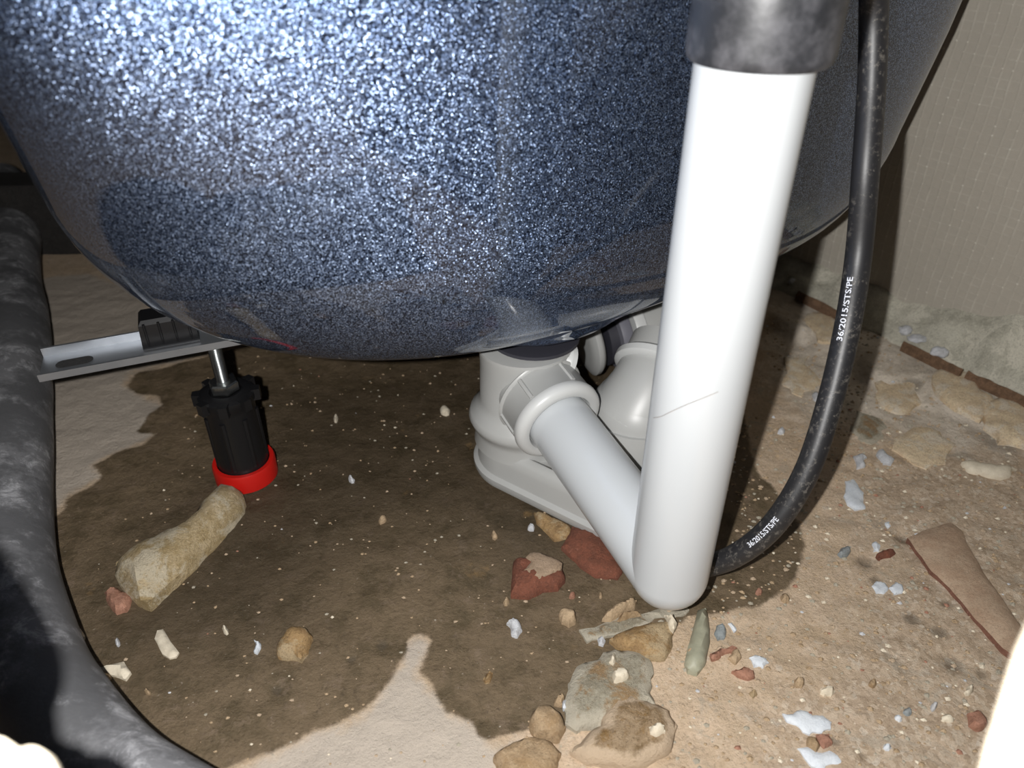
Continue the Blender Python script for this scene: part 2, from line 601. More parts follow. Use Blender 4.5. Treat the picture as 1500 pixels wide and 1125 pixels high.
# ------------------------------------------------------------------ right wall: scrim-faced board
wa = WN * WD - wall_dir * .55
wb = WN * WD + wall_dir * 1.62
L = (wb - wa).length
V = [(0, 0, 0), (L, 0, 0), (L, 0, .9), (0, 0, .9), (0, -.012, 0), (L, -.012, 0), (L, -.012, .9), (0, -.012, .9)]
wall = mesh('wall_right', [Vector(v) for v in V], [(0, 1, 2, 3), (7, 6, 5, 4), (0, 4, 5, 1), (1, 5, 6, 2), (2, 6, 7, 3), (3, 7, 4, 0)], M_board, smooth=False)
wall.rotation_euler = (0, 0, math.atan2(wall_dir.y, wall_dir.x))
wall.location = (wa.x, wa.y, -.004)
wall['kind'] = 'structure'

# rough render thrown against the foot of the board
n_, m_ = 420, 16
SL0 = (at(1435, 560, .017) - WN * WD).dot(wall_dir)
V, F = [], []
for i in range(n_ + 1):
    s = i / n_
    base = wa.lerp(wb, s)
    sl = (base - (WN * WD)).dot(wall_dir)
    e = noise.noise(Vector((sl * 14, 3, 0)))
    e2 = noise.noise(Vector((sl * 45, 7, 0)))
    hh = .029 + .007 * e + .005 * e2 + .024 * math.exp(-((sl - SL0) / .045) ** 2)
    dd = .034 + .006 * e2
    for j in range(m_ + 1):
        q = j / m_
        off = dd * (1 - q)
        z = hh * (q ** .8) + .006 * noise.noise(Vector((sl * 28, q * 2.2, 4))) * math.sin(q * math.pi) + .0025 * noise.noise(Vector((sl * 60, q * 5, 1))) * math.sin(q * math.pi)
        p = base - WN * (off - .002)
        V.append((p.x, p.y, .007 + z if j else -.004))
for i in range(n_):
    for j in range(m_):
        a = i * (m_ + 1) + j
        F.append((a, a + m_ + 1, a + m_ + 2, a + 1))
fil = mesh('trim_1', V, F, M_render)
fil['kind'] = 'structure'

# ------------------------------------------------------------------ dark brick wall far behind the bath
wb_y = 1.78
V = [(-1.3, wb_y, 0), (1.0, wb_y, 0), (1.0, wb_y, .9), (-1.3, wb_y, .9), (-1.3, wb_y + .05, 0), (1.0, wb_y + .05, 0), (1.0, wb_y + .05, .9), (-1.3, wb_y + .05, .9)]
wk = mesh('wall_back', V, [(0, 1, 2, 3), (7, 6, 5, 4), (0, 4, 5, 1), (1, 5, 6, 2), (2, 6, 7, 3), (3, 7, 4, 0)], M_near_black, smooth=False)
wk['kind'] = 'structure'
bme = None
for r in range(5):
    for c in range(5):
        x0 = -1.25 + c * .225 + (r % 2) * .11
        if bme is None:
            bw, bd, bh, bv = .1025, .006, .031, .003
            V = []
            for sx_, sy_, sz_ in [(-1, 0, -1), (1, 0, -1), (1, 0, 1), (-1, 0, 1)]:
                V.append((sx_ * bw, 0, sz_ * bh))
            for sx_, sz_ in [(-1, -1), (1, -1), (1, 1), (-1, 1)]:
                V.append((sx_ * (bw - bv), -bd, sz_ * (bh - bv)))
            b = mesh('brick', V, [(4, 5, 6, 7), (0, 1, 5, 4), (1, 2, 6, 5), (2, 3, 7, 6), (3, 0, 4, 7)], M_dark_brick, smooth=False)
            bme = b.data
        else:
            b = bpy.data.objects.new('brick', bme)
            C.objects.link(b)
        b.location = (x0, wb_y, .04 + r * .075)
        b.rotation_euler = (random.uniform(-.01, .01), random.uniform(-.01, .01), random.uniform(-.02, .02))
        b.parent = wk

# left side wall, out of the picture, closes the space under the bath
V = [(-1.35, -.4, 0), (-1.35, 1.83, 0), (-1.35, 1.83, .9), (-1.35, -.4, .9), (-1.4, -.4, 0), (-1.4, 1.83, 0), (-1.4, 1.83, .9), (-1.4, -.4, .9)]
wl_ = mesh('wall_left', V, [(0, 1, 2, 3), (7, 6, 5, 4), (0, 4, 5, 1), (1, 5, 6, 2), (2, 6, 7, 3), (3, 7, 4, 0)], M_near_black, smooth=False)
wl_['kind'] = 'structure'

# old timber beam across the back, on the floor
V, F = [], []
nb = 40
for i in range(nb + 1):
    x = -1.1 + i * .95 / nb
    y0 = .752 + .01 * i / nb
    for k, (dy, dz) in enumerate([(0, -.004), (-.002, .03), (.001, .066), (.006, .074), (.045, .076), (.05, .07), (.05, -.004)]):
        V.append((x, y0 + dy + .002 * noise.noise(Vector((x * 20, k, 0))), dz + .0025 * noise.noise(Vector((x * 12, k, 5)))))
for i in range(nb):
    for k in range(6):
        a = i * 7 + k
        F.append((a, a + 7, a + 8, a + 1))
F.append(tuple(range(7)))
F.append(tuple(reversed(range(nb * 7, nb * 7 + 7))))
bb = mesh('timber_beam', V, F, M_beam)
tag(sharp(bb, 40), 'dark timber beam lying across the floor behind the bath in deep shade', 'beam')

# ------------------------------------------------------------------ the bath
ANG, TC, A0, BW, NL, ZB, RH, RV, LEAN, EL, NR, KT, ER, TN, NLT, FL, NRT, ELT = [36.0193, 0.2951, 0.2386, 0.2649, 2.8437, 0.1203, 0.0573, 0.0883, 0.0865, 0.2749, 3.0511, -0.0325, 0.1644, 0.3091, 3.0, 0.0929, 4.6, 0.1]
ca, sa = math.cos(math.radians(ANG)), math.sin(math.radians(ANG))
LEN = 1.45


def bath_ring(ins, z):
    """closed outline of the bath at an inset from its widest section"""
    out = []
    nt = 170
    k_z = min(1, max(0, (z - ZB) / .16))
    nl, nr_ = NL + (NLT - NL) * k_z, NR + (NRT - NR) * k_z
    wl = (TN - (TC - BW)) - ins + FL * min(.25, max(0, z - ZB))
    wr = ((TC + BW) - TN) - ins
    el_ = max(EL - ins + (ELT - EL) * k_z, .02)
    er_ = max(ER - ins, .02)

    def near(th):
        c, s = abs(math.cos(th)), abs(math.sin(th))
        left = math.cos(th) < 0
        n = nl if left else nr_
        r = (c ** n + s ** n) ** (-1 / n)
        if left:
            return TN - wl * r * c, A0 + ins + el_ * (1 - r * s)
        return TN + wr * r * c, A0 + ins + er_ * (1 - r * s)
    P = [near(-math.pi + math.pi * k / nt) for k in range(nt + 1)]
    tl, al = P[0]
    tr, ar = P[-1]
    far = A0 + LEN - .2
    P += [(tr, ar + (far - ar) * k / 14) for k in range(1, 15)]
    cx, hw = (tl + tr) / 2, (tr - tl) / 2
    P += [(cx + hw * math.cos(a), far + (.2 - ins) * math.sin(a)) for a in [math.pi * k / 24 for k in range(1, 24)]]
    P += [(tl, far + (al - far) * k / 14) for k in range(0, 14)]
    for tt, aa in P:
        q = Vector((tt * ca - aa * sa, tt * sa + aa * ca, z + KT * (tt - TC)))
        if z < .135:        # pressed boss around the plug hole
            r_ = math.hypot(q.x - .012, q.y - .425)
            k_ = min(1, max(0, (.066 - r_) / .022))
            q.z -= .011 * k_ * k_ * (3 - 2 * k_)
        out.append(q)
    return out


prof = [(.225 - .008 * k, ZB - .003) for k in range(17)] + [(RH + .006, ZB - .0015)]
for k in range(17):
    ph = math.pi / 2 * k / 16
    prof.append((RH * (1 - math.sin(ph)), ZB + RV * (1 - math.cos(ph))))
for s in (.03, .06, .09, .12, .16, .20):
    prof.append((-LEAN * s, ZB + RV + s))
zt = ZB + RV + .20
prof += [(-LEAN * .20, zt + .06), (-LEAN * .20, zt + .12), (-LEAN * .20 - .004, zt + .128), (-LEAN * .20 + .004, zt + .134)]
n_out = len(prof)
inner = [(.02, zt + .133), (.03, zt + .125), (.04, zt + .10), (.045, zt + .0)]
inner += [(max(p[0], 0) + .05 + .02, p[1] + .03) for p in reversed(prof[18:34])]
inner += [(.225, ZB + .022)]
rings = [bath_ring(i, z) for i, z in prof + inner]
nr = len(rings[0])
V = [p for r in rings for p in r]
F, MI = [], []
for i in range(len(rings) - 1):
    for k in range(nr):
        k2 = (k + 1) % nr
        F.append((i * nr + k, i * nr + k2, (i + 1) * nr + k2, (i + 1) * nr + k))
        MI.append(0 if i < n_out - 1 else 1)
F.append(tuple(reversed(range(nr))))
MI.append(0)
F.append(tuple((len(rings) - 1) * nr + k for k in range(nr)))
MI.append(1)
bath = mesh('bathtub', V, F, [M_enamel, M_inner], mids=MI)
tag(bath, 'glossy speckled navy-blue enamelled bathtub, its rounded end and underside hanging above the floor', 'bathtub')


# ------------------------------------------------------------------ cradle rail and adjustable foot
rail = thing('cradle_rail', 'galvanised steel channel rail sticking out to the left beneath the bath', 'rail', at(60, 555, .104))
p0 = at(58, 560, .104)
p1 = at(330, 509, .104)
rd = (p1 - p0).normalized()
rn = Vector((-rd.y, rd.x, 0))
rl = .22
th_ = .0016
sec = [(0, .0045), (0, 0), (.028, 0), (.028, .007), (.028 - th_, .007), (.028 - th_, th_), (th_, th_), (th_, .0045)]
V, F = [], []
for i in range(2):
    for (u, v) in sec:
        V.append(p0 + rd * (rl * i) + rn * u + Vector((0, 0, v)))
for k in range(8):
    F.append((k, (k + 1) % 8, 8 + (k + 1) % 8, 8 + k))
F += [(0, 1, 6, 7), (1, 2, 5, 6), (2, 3, 4, 5), (15, 14, 9, 8), (14, 13, 10, 9), (13, 12, 11, 10)]
ch = mesh('channel', V, F, M_galv, rail, smooth=False)
sl = []
V, F = [], []
for k in range(20):
    a = 2 * math.pi * k / 20
    u = .0045 * math.sin(a)
    v = .0045 * math.cos(a) + (.011 if math.cos(a) > 0 else 0)
    V.append(p0 + rd * (.012 + v) + rn * (.013 + u) + Vector((0, 0, th_ + .0003)))
F.append(tuple(range(20)))
mesh('slot_shade', V, F, M_near_black, rail)  # flat dark face painted for the shade inside the open slot

pad = thing('support_pad', 'black plastic support block wedged between steel rail and bath underside', 'support', at(262, 505, .106))
c0 = at(252, 502, .106) + rn * .006
c0.z = 0
V = []
for z, g in ((.1062, 0), (.122, -.001), (.1245, -.003)):
    for su, sv in ((-1, -1), (1, -1), (1, 1), (-1, 1)):
        V.append(c0 + rd * (su * (.016 + g)) + rn * (sv * (.0105 + g)) + Vector((0, 0, z)))
F = [(3, 2, 1, 0), (8, 9, 10, 11)]
for j in (0, 1):
    for k in range(4):
        F.append((j * 4 + k, j * 4 + (k + 1) % 4, j * 4 + 4 + (k + 1) % 4, j * 4 + 4 + k))
mesh('block', V, F, M_black_plastic, pad, smooth=False)
V, F = [], []
for k in range(4):
    V_, F_ = tube_geo([c0 + rd * (-.012 + k * .008) - rn * .0098 + Vector((0, 0, .108)), c0 + rd * (-.012 + k * .008) - rn * .0098 + Vector((0, 0, .123))], .0008, 8)
    V, F = join_geo((V, F), (V_, F_))
mesh('rib', V, F, M_black_plastic, pad)

JX, JY = -.181, .391
jack = thing('adjustable_foot', 'black screw-jack foot in a red cap holding up the steel rail', 'foot', (JX, JY, .002))
V, F = lathe_geo((JX, JY, .001), (0, 0, 1), [(.0185, 0), (.0205, .001), (.0205, .013), (.0198, .0145), (.0172, .0145), (.0172, .010)])
sharp(mesh('red_cap', V, F, M_red, jack))
V, F = lathe_geo((JX, JY, .010), (0, 0, 1), [(.0165, 0), (.0170, .003), (.0165, .006), (.0160, .030), (.0158, .050), (.0164, .054), (.0175, .056), (.0175, .060), (.014, .062), (.010, .062), (.0098, .058)])
body = sharp(mesh('threaded_body', V, F, M_black_plastic, jack))
for k in range(8):
    a = 2 * math.pi * k / 8 + .2
    c, s = math.cos(a), math.sin(a)
    V = []
    for z in (.0635, .0715):
        for rr, ww in ((.0155, .0034), (.0155, -.0034), (.0205, -.0026), (.0205, .0026)):
            V.append((JX + rr * c - ww * s, JY + rr * s + ww * c, z))
    mesh('grip_lug', V, [(3, 2, 1, 0), (4, 5, 6, 7), (0, 1, 5, 4), (1, 2, 6, 5), (2, 3, 7, 6), (3, 0, 4, 7)], M_black_plastic, jack, smooth=False)
for k in range(7):      # shallow flutes on the body
    a = 2 * math.pi * k / 7 - 1.6
    c, s = math.cos(a), math.sin(a)
    V, F = tube_geo([(JX + .0150 * c, JY + .0150 * s, .018), (JX + .0150 * c, JY + .0150 * s, .056)], [.0022, .0022], 8)
    mesh('flute', V, F, M_black_plastic, jack)
V, F = [], []
hexr = .0092
V, F = lathe_geo((JX, JY, .0715), (0, 0, 1), [(hexr * .9, 0), (hexr, .001), (hexr, .0065), (hexr * .9, .0075)], 6)
mesh('hex_nut', V, F, M_zinc, jack, smooth=False)
# threaded rod: helical ridges approximated by fine rings
pr = []
z = .0
while z < .0322:
    pr += [(.0042, z), (.0037, z + .0005)]
    z += .001
V, F = lathe_geo((JX, JY, .0715), (0, 0, 1), pr, 20)
mesh('threaded_rod', V, F, M_zinc, jack)

# ------------------------------------------------------------------ white waste pipe
PR = .0200
PX, PY = .0805, .266
zc = .0455
TRX, TRY = .008, .405
arm0 = Vector((PX, PY, zc))
armd = (Vector((TRX, TRY, .074)) - arm0)
armL = armd.length
armd.normalize()
wp = thing('waste_pipe', 'thick glossy white waste pipe dropping vertically and bending back to the trap', 'pipe', (PX, PY, zc))
pipe_g = join_geo(tube_geo([(PX, PY, zc), (PX, PY, .12), (PX, PY, .20), (PX, PY, .33)], PR, 56),
                  sphere_geo((PX, PY, zc), PR, 56, 28))
pipe_g = join_geo(tube_geo([(PX, PY, zc), (PX, PY, .12), (PX, PY, .20), (PX, PY, .33)], PR, 56, False),
                  sphere_geo((PX, PY, zc), PR, 56, 28))
mesh('vertical_pipe', *pipe_g, M_white, wp)
mesh('elbow_arm', *tube_geo([arm0, arm0 + armd * armL * .5, arm0 + armd * (armL - .025)], PR * .995, 56, False), M_white, wp)
# sleeve
sv = thing('rubber_sleeve', 'smudged black rubber sleeve fitted over the top of the white pipe', 'sleeve', (PX, PY, .29))
SB = .2905
V, F = lathe_geo((PX + .001, PY, SB), (0, 0, 1), [(PR + .0006, .003), (PR + .0008, 0), (PR + .0028, -.0006), (PR + .0038, .0006), (PR + .0042, .003), (PR + .0040, .02), (PR + .0040, .05), (PR + .003, .055), (PR + .0006, .056)], 56)
mesh('sleeve_body', V, F, M_sleeve, sv)

# ------------------------------------------------------------------ black hose
hp = [atd(1282, -260, .250), atd(1282, -120, .295), atd(1280, 0, .328), atd(1277, 120, .342), atd(1268, 250, .350), atd(1258, 370, .364), atd(1243, 470, .366),
      atd(1218, 580, .370), atd(1182, 690, .376), atd(1132, 770, .386), atd(1075, 815, .400), atd(1020, 832, .415), atd(975, 838, .425)]
HR = .0062
hpath = smooth_path(hp, 14)
hose = thing('flexible_hose', 'slim black hose with white print hanging right of the white pipe and curving behind it', 'hose', hpath[0])
mesh('hose_body', *tube_geo(hpath, HR, 28), M_hose, hose)


def hose_text(s0px, length, phi, parent):
    """white print wrapped on the hose, its start at the path point nearest to s0px"""
    cu = bpy.data.curves.new('print', 'FONT')
    cu.body = '36/2015/STS/PE'
    cu.size = 1
    cu.resolution_u = 3
    cu.offset = .012
    tmp = bpy.data.objects.new('print', cu)
    C.objects.link(tmp)
    dg = bpy.context.evaluated_depsgraph_get()
    dg.update()
    me = bpy.data.meshes.new_from_object(tmp.evaluated_get(dg))
    bpy.data.objects.remove(tmp)
    xs_ = [v.co.x for v in me.vertices]
    wmin, wmax = min(xs_), max(xs_)
    # arc length table from the low end upwards
    P = list(reversed(hpath))
    S = [0]
    for i in range(1, len(P)):
        S.append(S[-1] + (P[i] - P[i - 1]).length)
    i0 = min(range(len(P)), key=lambda i: (P[i] - s0px).length)
    s0 = S[i0]
    camp = Vector((0, 0, H))
    hgt = .0027
    for v in me.vertices:
        s = s0 + (v.co.x - wmin) / (wmax - wmin) * length
        i = max(1, min(len(P) - 2, next((k for k in range(len(S)) if S[k] > s), len(S) - 1) - 1))
        f = (s - S[i]) / (S[i + 1] - S[i])
        c = P[i].lerp(P[i + 1], f)
        tg = (P[i + 1] - P[i]).lerp(P[i + 2 if i + 2 < len(P) else i + 1] - P[i + 1], f).normalized()
        nn = (camp - c)
        nn = (nn - tg * nn.dot(tg)).normalized()
        side = nn.cross(tg)       # towards the letter tops
        a = phi + (v.co.y - .35) * hgt / .7 / HR
        v.co = c + (nn * math.cos(a) + side * math.sin(a)) * (HR + .00012)
        # place
    o = bpy.data.objects.new('printed_lettering', me)
    C.objects.link(o)
    me.materials.append(M_print)
    o.parent = parent
    o.matrix_parent_inverse = parent.matrix_world.inverted()
    o['label'] = 'white printed characters'
    return o


hose_text(atd(1234, 500, .367), .031, .40, hose)
hose_text(atd(1104, 800, .392), .0215, .15, hose)

# ------------------------------------------------------------------ bath trap
trap = thing('bath_trap', 'pale grey-white plastic bath trap under the bath, its low oval chamber on the floor', 'trap', (TRX, TRY, .002))
A = Vector((TRX + .002, TRY, 0))
B = Vector((.085, .362, 0))


def hull_ring(ra, rb, z, n=40):
    d = (B - A)
    ang = math.atan2(d.y, d.x)
    off = math.acos(max(-1, min(1, (ra - rb) / d.length)))
    out = []
    for k in range(n + 1):
        a = ang + off + (2 * math.pi - 2 * off) * k / n
        out.append(A + Vector((ra * math.cos(a), ra * math.sin(a), z)))
    for k in range(n + 1):
        a = ang - off + 2 * off * k / n
        out.append(B + Vector((rb * math.cos(a), rb * math.sin(a), z)))
    return out


lay = [(-.004, .002), (-.001, .003), (0, .006), (0, .009), (-.002, .0105), (-.003, .011), (-.0042, .022), (-.005, .027), (-.0075, .0300), (-.0105, .0308), (-.013, .0295), (-.0145, .0270), (-.02, .0266)]
RA, RB = .0365, .046
V, F = [], []
rr_ = [hull_ring(RA + i, RB + i, z) for i, z in lay]
nn_ = len(rr_[0])
for r in rr_:
    V += r
for i in range(len(rr_) - 1):
    for k in range(nn_):
        k2 = (k + 1) % nn_
        F.append((i * nn_ + k, i * nn_ + k2, (i + 1) * nn_ + k2, (i + 1) * nn_ + k))
F.append(tuple(reversed(range(nn_))))
F.append(tuple((len(rr_) - 1) * nn_ + k for k in range(nn_)))
mesh('chamber', V, F, M_trap, trap)
V, F = lathe_geo((TRX, TRY, .022), (0, 0, 1), [(.027, 0), (.0335, .003), (.0325, .012), (.033, .016), (.0355, .019), (.0368, .023), (.0355, .027), (.0315, .031), (.029, .036), (.0285, .064), (.0290, .074), (.0300, .0745), (.0300, .0765), (.024, .0770)])
mesh('inlet_riser', V, F, M_trap, trap)
V, F = lathe_geo((TRX + .006, TRY + .004, .0992), (0, .0, 1), [(.026, 0), (.0285, .0008), (.0285, .003), (.024, .0036)])
mesh('rubber_washer', V, F, M_gasket, trap)
# angled socket and its compression nut
sb = arm0 + armd * (armL - .062)
V, F = lathe_geo(arm0 + armd * (armL - .002), -armd, [(.018, 0), (.0245, .004), (.0255, .014), (.0255, .034)])
mesh('socket', V, F, M_trap, trap)
nb_ = arm0 + armd * (armL - .020)
V, F = lathe_geo(nb_, -armd, [(.0260, 0), (.0286, .0005), (.0292, .0015), (.0286, .0025), (.0276, .003), (.0278, .020), (.0284, .021), (.0284, .024)], 48)
mesh('compression_nut', V, F, M_trap, trap)
V, F = lathe_geo(nb_ - armd * .0205, -armd, [(.0284, 0), (.0290, .002), (.0286, .005), (.0268, .0070), (.0240, .0076), (.0215, .0068), (.0203, .0045), (.0202, .002)], 48)
mesh('nut_face', V, F, M_trap_face, trap)['label'] = 'milky white rounded end ring'
up_ = Vector((0, 0, 1)) - armd * armd.z
up_.normalize()
sd_ = armd.cross(up_)
for k in range(6):
    a = k * math.pi / 3 + .35
    dirv = up_ * math.cos(a) + sd_ * math.sin(a)
    tv = -up_ * math.sin(a) + sd_ * math.cos(a)
    V = []
    for ax in (.003, .019):
        for rr, ww in ((.0265, .0020), (.0265, -.0020), (.0288, -.0010), (.0288, .0010)):
            V.append(nb_ - armd * ax + dirv * rr + tv * ww)
    mesh('grip_rib', V, [(3, 2, 1, 0), (4, 5, 6, 7), (0, 1, 5, 4), (1, 2, 6, 5), (2, 3, 7, 6), (3, 0, 4, 7)], M_trap, trap, smooth=False)
# small white wing lug behind the nut
q = at(826, 528, .088)
V, F = lathe_geo(q, Vector((.6, .1, -.25)), [(.004, -.012), (.009, -.006), (.0105, 0), (.0115, .001), (.0115, .004), (.0095, .005)], 24)
mesh('lock_lug', V, F, M_trap_face, trap)

# outlet side: bulb, riser pipe, collar and overflow union
OX, OY = .083, .400
bulb = join_geo(sphere_geo((OX, OY, .045), .0325, 40, 20, (1, 1, .95)),
                lathe_geo((OX - .001, OY - .004, .010), (0, .03, 1), [(.034, 0), (.0345, .012), (.033, .03), (.031, .04)]))
mesh('outlet_bulb', *bulb, M_trap, trap)
oa = Vector((OX, OY, .047))
oc = atd(962, 543, .492)
od = Vector((.38, .74, .50)).normalized()
mesh('outlet_pipe', *tube_geo([oa, oc - od * .012, oc, oc + od * .02], [.0315, .0262, .0245, .0235], 44), M_trap, trap)
V, F = lathe_geo(oc - od * .003, od, [(.024, 0), (.0275, .0005), (.0290, .002), (.0290, .006), (.0270, .008), (.0235, .0085)], 44)
mesh('outlet_collar', V, F, M_trap_face, trap)

of = thing('overflow_union', 'grey overflow pipe union with rubber rings lying behind the trap under the bath', 'pipe fitting', atd(890, 510, .54))
fc_ = atd(946, 478, .575)
fx = Vector((.93, .30, .12)).normalized()
V, F = lathe_geo(fc_ - fx * .052, fx, [(.015, 0), (.022, .001), (.0255, .003), (.0255, .006), (.023, .009), (.017, .010)], 40)
mesh('end_flange', V, F, M_trap, of)
V, F = lathe_geo(fc_ - fx * .038, fx, [(.017, 0), (.021, .001), (.021, .009)], 36)
mesh('black_washer', V, F, M_gasket, of)
V, F = lathe_geo(fc_ - fx * .030, fx, [(.020, 0), (.026, .001), (.027, .005), (.026, .009), (.020, .010)], 40)
mesh('rubber_ring', V, F, M_ring_grey, of)
V, F = lathe_geo(fc_ - fx * .019, fx, [(.020, 0), (.0285, .001), (.0295, .004), (.0285, .009), (.026, .010)], 40)
mesh('union_nut', V, F, M_trap_face, of)
mesh('pipe', *tube_geo([fc_ - fx * .010, fc_ + fx * .05, fc_ + fx * .09 + Vector((0, .02, .002))], .0245, 36), M_trap, of)

# ------------------------------------------------------------------ big dusty hose on the left
re_ = [(40, 270), (58, 330), (60, 400), (73, 480), (76, 600), (76, 700), (86, 830), (120, 940), (170, 1020), (230, 1085), (290, 1127), (420, 1195), (600, 1250), (820, 1290), (1100, 1330)]
DR = .026
ep = [at(x, y, .022) for x, y in re_]
cl = []
for i, p in enumerate(ep):
    tg = (ep[min(i + 1, len(ep) - 1)] - ep[max(i - 1, 0)])
    tg.z = 0
    tg.normalize()
    left = Vector((tg.y, -tg.x, 0))      # away from the bath
    q = p + left * (DR * .96)
    q.z = DR + .0005
    cl.append(q)
dp = smooth_path(cl, 14)
rad = []
for i, p in enumerate(dp):
    rad.append(DR * (1 + .035 * noise.noise(p * 18)))
V, F = tube_geo(dp, rad, 44)
duct = mesh('dusty_hose', V, F, M_duct)
tag(duct, 'fat grey rubber hose dusted with plaster, curving along the floor at the left', 'hose')

# ------------------------------------------------------------------ near corners of the frame
P = [(-300, 640), (-200, 700), (-125, 790), (-80, 850), (-45, 905), (-18, 960), (-22, 1010), (-40, 1050), (-16, 1085), (22, 1086), (36, 1108), (62, 1098), (84, 1108), (92, 1132), (104, 1142), (112, 1170), (90, 1250), (-100, 1400), (-500, 1300), (-500, 700)]
D0 = .145
fr_pts = [atd(x, y, D0) for x, y in P]
cen = sum(fr_pts, Vector()) / len(fr_pts)
vdir = (cen - Vector((0, 0, H))).normalized()
bmf = bmesh.new()
rings_ = []
for off, grow in ((-.006, .80), (-.0045, .93), (-.002, .99), (.002, 1.0), (.008, .99), (.014, .94)):
    r_ = []
    for k, p in enumerate(fr_pts):
        jit = 1 + .012 * math.sin(k * 2.3 + off * 400)
        r_.append(bmf.verts.new(cen + (p - cen) * (grow * (jit if grow < .995 else 1)) + vdir * off))
    rings_.append(r_)
for a, b in zip(rings_, rings_[1:]):
    for k in range(len(a)):
        k2 = (k + 1) % len(a)
        bmf.faces.new((a[k], a[k2], b[k2], b[k]))
bmf.faces.new(list(reversed(rings_[0])))
bmf.faces.new(rings_[-1])
bmesh.ops.triangulate(bmf, faces=[f for f in bmf.faces if len(f.verts) > 4])
me = bpy.data.meshes.new('plaster_lump')
bmf.to_mesh(me)
bmf.free()
pl = bpy.data.objects.new('plaster_lump', me)
C.objects.link(pl)
me.materials.append(M_cream)
me.polygons.foreach_set('use_smooth', [True] * len(me.polygons))
sub = pl.modifiers.new('smooth', 'SUBSURF')
sub.levels = sub.render_levels = 1
tag(pl, 'cream crumbly plaster edge close to the camera, filling the lower left corner', 'plaster')

e0, e1 = atd(1522, 880, .075), atd(1440, 1150, .068)
ed = (e1 - e0).normalized()
e0 = e0 - ed * .06
e1 = e1 + ed * .05
vd = (e0.lerp(e1, .5) - Vector((0, 0, H))).normalized()
sdv = ed.cross(vd).normalized()
if sdv.x < 0:
    sdv = -sdv
vd = sdv.cross(ed).normalized()
if vd.y < 0:
    vd = -vd
rb_ = .005
sec = []
for k in range(9):
    a = math.pi / 2 + math.pi * k / 8
    sec.append((rb_ + rb_ * math.cos(a), rb_ * math.sin(a)))
sec += [(.05, -rb_), (.05, rb_)]
V, F = [], []
for s in range(13):
    p = e0.lerp(e1, s / 12)
    for u, v in sec:
        V.append(p + sdv * (u + .0006 * math.sin(s * 1.7)) + vd * (v + rb_))
ns = len(sec)
for s in range(12):
    for k in range(ns):
        F.append((s * ns + k, s * ns + (k + 1) % ns, (s + 1) * ns + (k + 1) % ns, (s + 1) * ns + k))
F.append(tuple(range(ns)))
F.append(tuple(reversed(range(12 * ns, 13 * ns))))
pb = mesh('panel_board', V, F, M_whitep)
tag(sharp(pb, 50), 'blurred white board edge close to the camera, filling the lower right corner', 'board')


# ------------------------------------------------------------------ rubble lying on the floor
def gz(x, y):
    return floor_z(x, y)


def slab(name, px, h, mat, label, cat, group=None, dome=.5, rough=.12, seed=0, lift=0.0, side=None, round_=.82, sub=2, flat=False):
    """a piece with the outline px (photo pixels, laid on the floor), thickness h"""
    pts = [at(x, y, h * .6) for x, y in px]
    for _ in range(sub):                       # refine the outline
        q = []
        for i, p in enumerate(pts):
            n2_ = pts[(i + 1) % len(pts)]
            dlt = (n2_ - p).length
            mid = (p + n2_) / 2
            mid += Vector((noise.noise(mid * 300 + Vector((seed, 0, 0))), noise.noise(mid * 300 + Vector((0, seed + 9, 0))), 0)) * dlt * rough * 2
            q += [p, mid]
        pts = q
    P2 = np.array([(p.x, p.y) for p in pts])
    lo_, hi_ = P2.min(0), P2.max(0)
    size = max(hi_ - lo_)
    step = max(size / (14 if size > .02 else 8 if size > .008 else 5), .0006)
    gx, gy = np.meshgrid(np.arange(lo_[0], hi_[0], step), np.arange(lo_[1], hi_[1], step))
    gx = gx + (np.arange(gx.shape[0])[:, None] % 2) * step * .5
    dd_ = sdist(gx, gy, P2)
    ins = [Vector((a, b)) for a, b, c in zip(gx.ravel(), gy.ravel(), dd_.ravel()) if c > step * .45]
    n = len(pts)
    co = [Vector((p.x, p.y)) for p in pts] + ins
    vo, _, fo, _, _, _ = delaunay_2d_cdt(co, [(k, (k + 1) % n) for k in range(n)], [], 1, 1e-7)
    arr = np.array([(v.x, v.y) for v in vo])
    sd = np.maximum(sdist(arr[:, 0], arr[:, 1], P2), 0)
    cen = P2.mean(0)
    g = gz(cen[0], cen[1])
    bev = min(size * .16, h * 1.1)
    mx = max(sd.max(), 1e-5)
    V = []
    for (x, y), d in zip(arr, sd):
        e_ = min(1, d / bev)
        z = h * (.45 + .55 * math.sqrt(max(0, 1 - (1 - e_) ** 2)))
        z += h * dome * .35 * (d / mx) ** .8
        z += (noise.noise(Vector((x * 110, y * 110, seed))) * .30 + noise.noise(Vector((x * 320, y * 320, seed))) * .13) * min(h, .009) * min(1, .3 + e_)
        V.append((x, y, g + z + lift))
    F = [tuple(f) for f in fo]
    MI = [0] * len(F)
    # skirt
    rim = [min(range(len(vo)), key=lambda i: (vo[i] - Vector((p.x, p.y))).length_squared) for p in pts]
    b0 = len(V)
    for p in pts:
        V.append((p.x, p.y, g - .0015 + lift))
    for k in range(n):
        k2 = (k + 1) % n
        if rim[k] == rim[k2]:
            continue
        F.append((rim[k], b0 + k, b0 + k2, rim[k2]))
        MI.append(1 if side else 0)
    o = mesh(name, V, F, [mat, side] if side else mat, mids=MI if side else None, smooth=True)
    at_ = o.data.attributes.new('inset', 'FLOAT', 'POINT')
    at_.data.foreach_set('value', [float(v) for v in sd / mx] + [0.0] * len(pts))
    tag(o, label, cat, group)
    return o


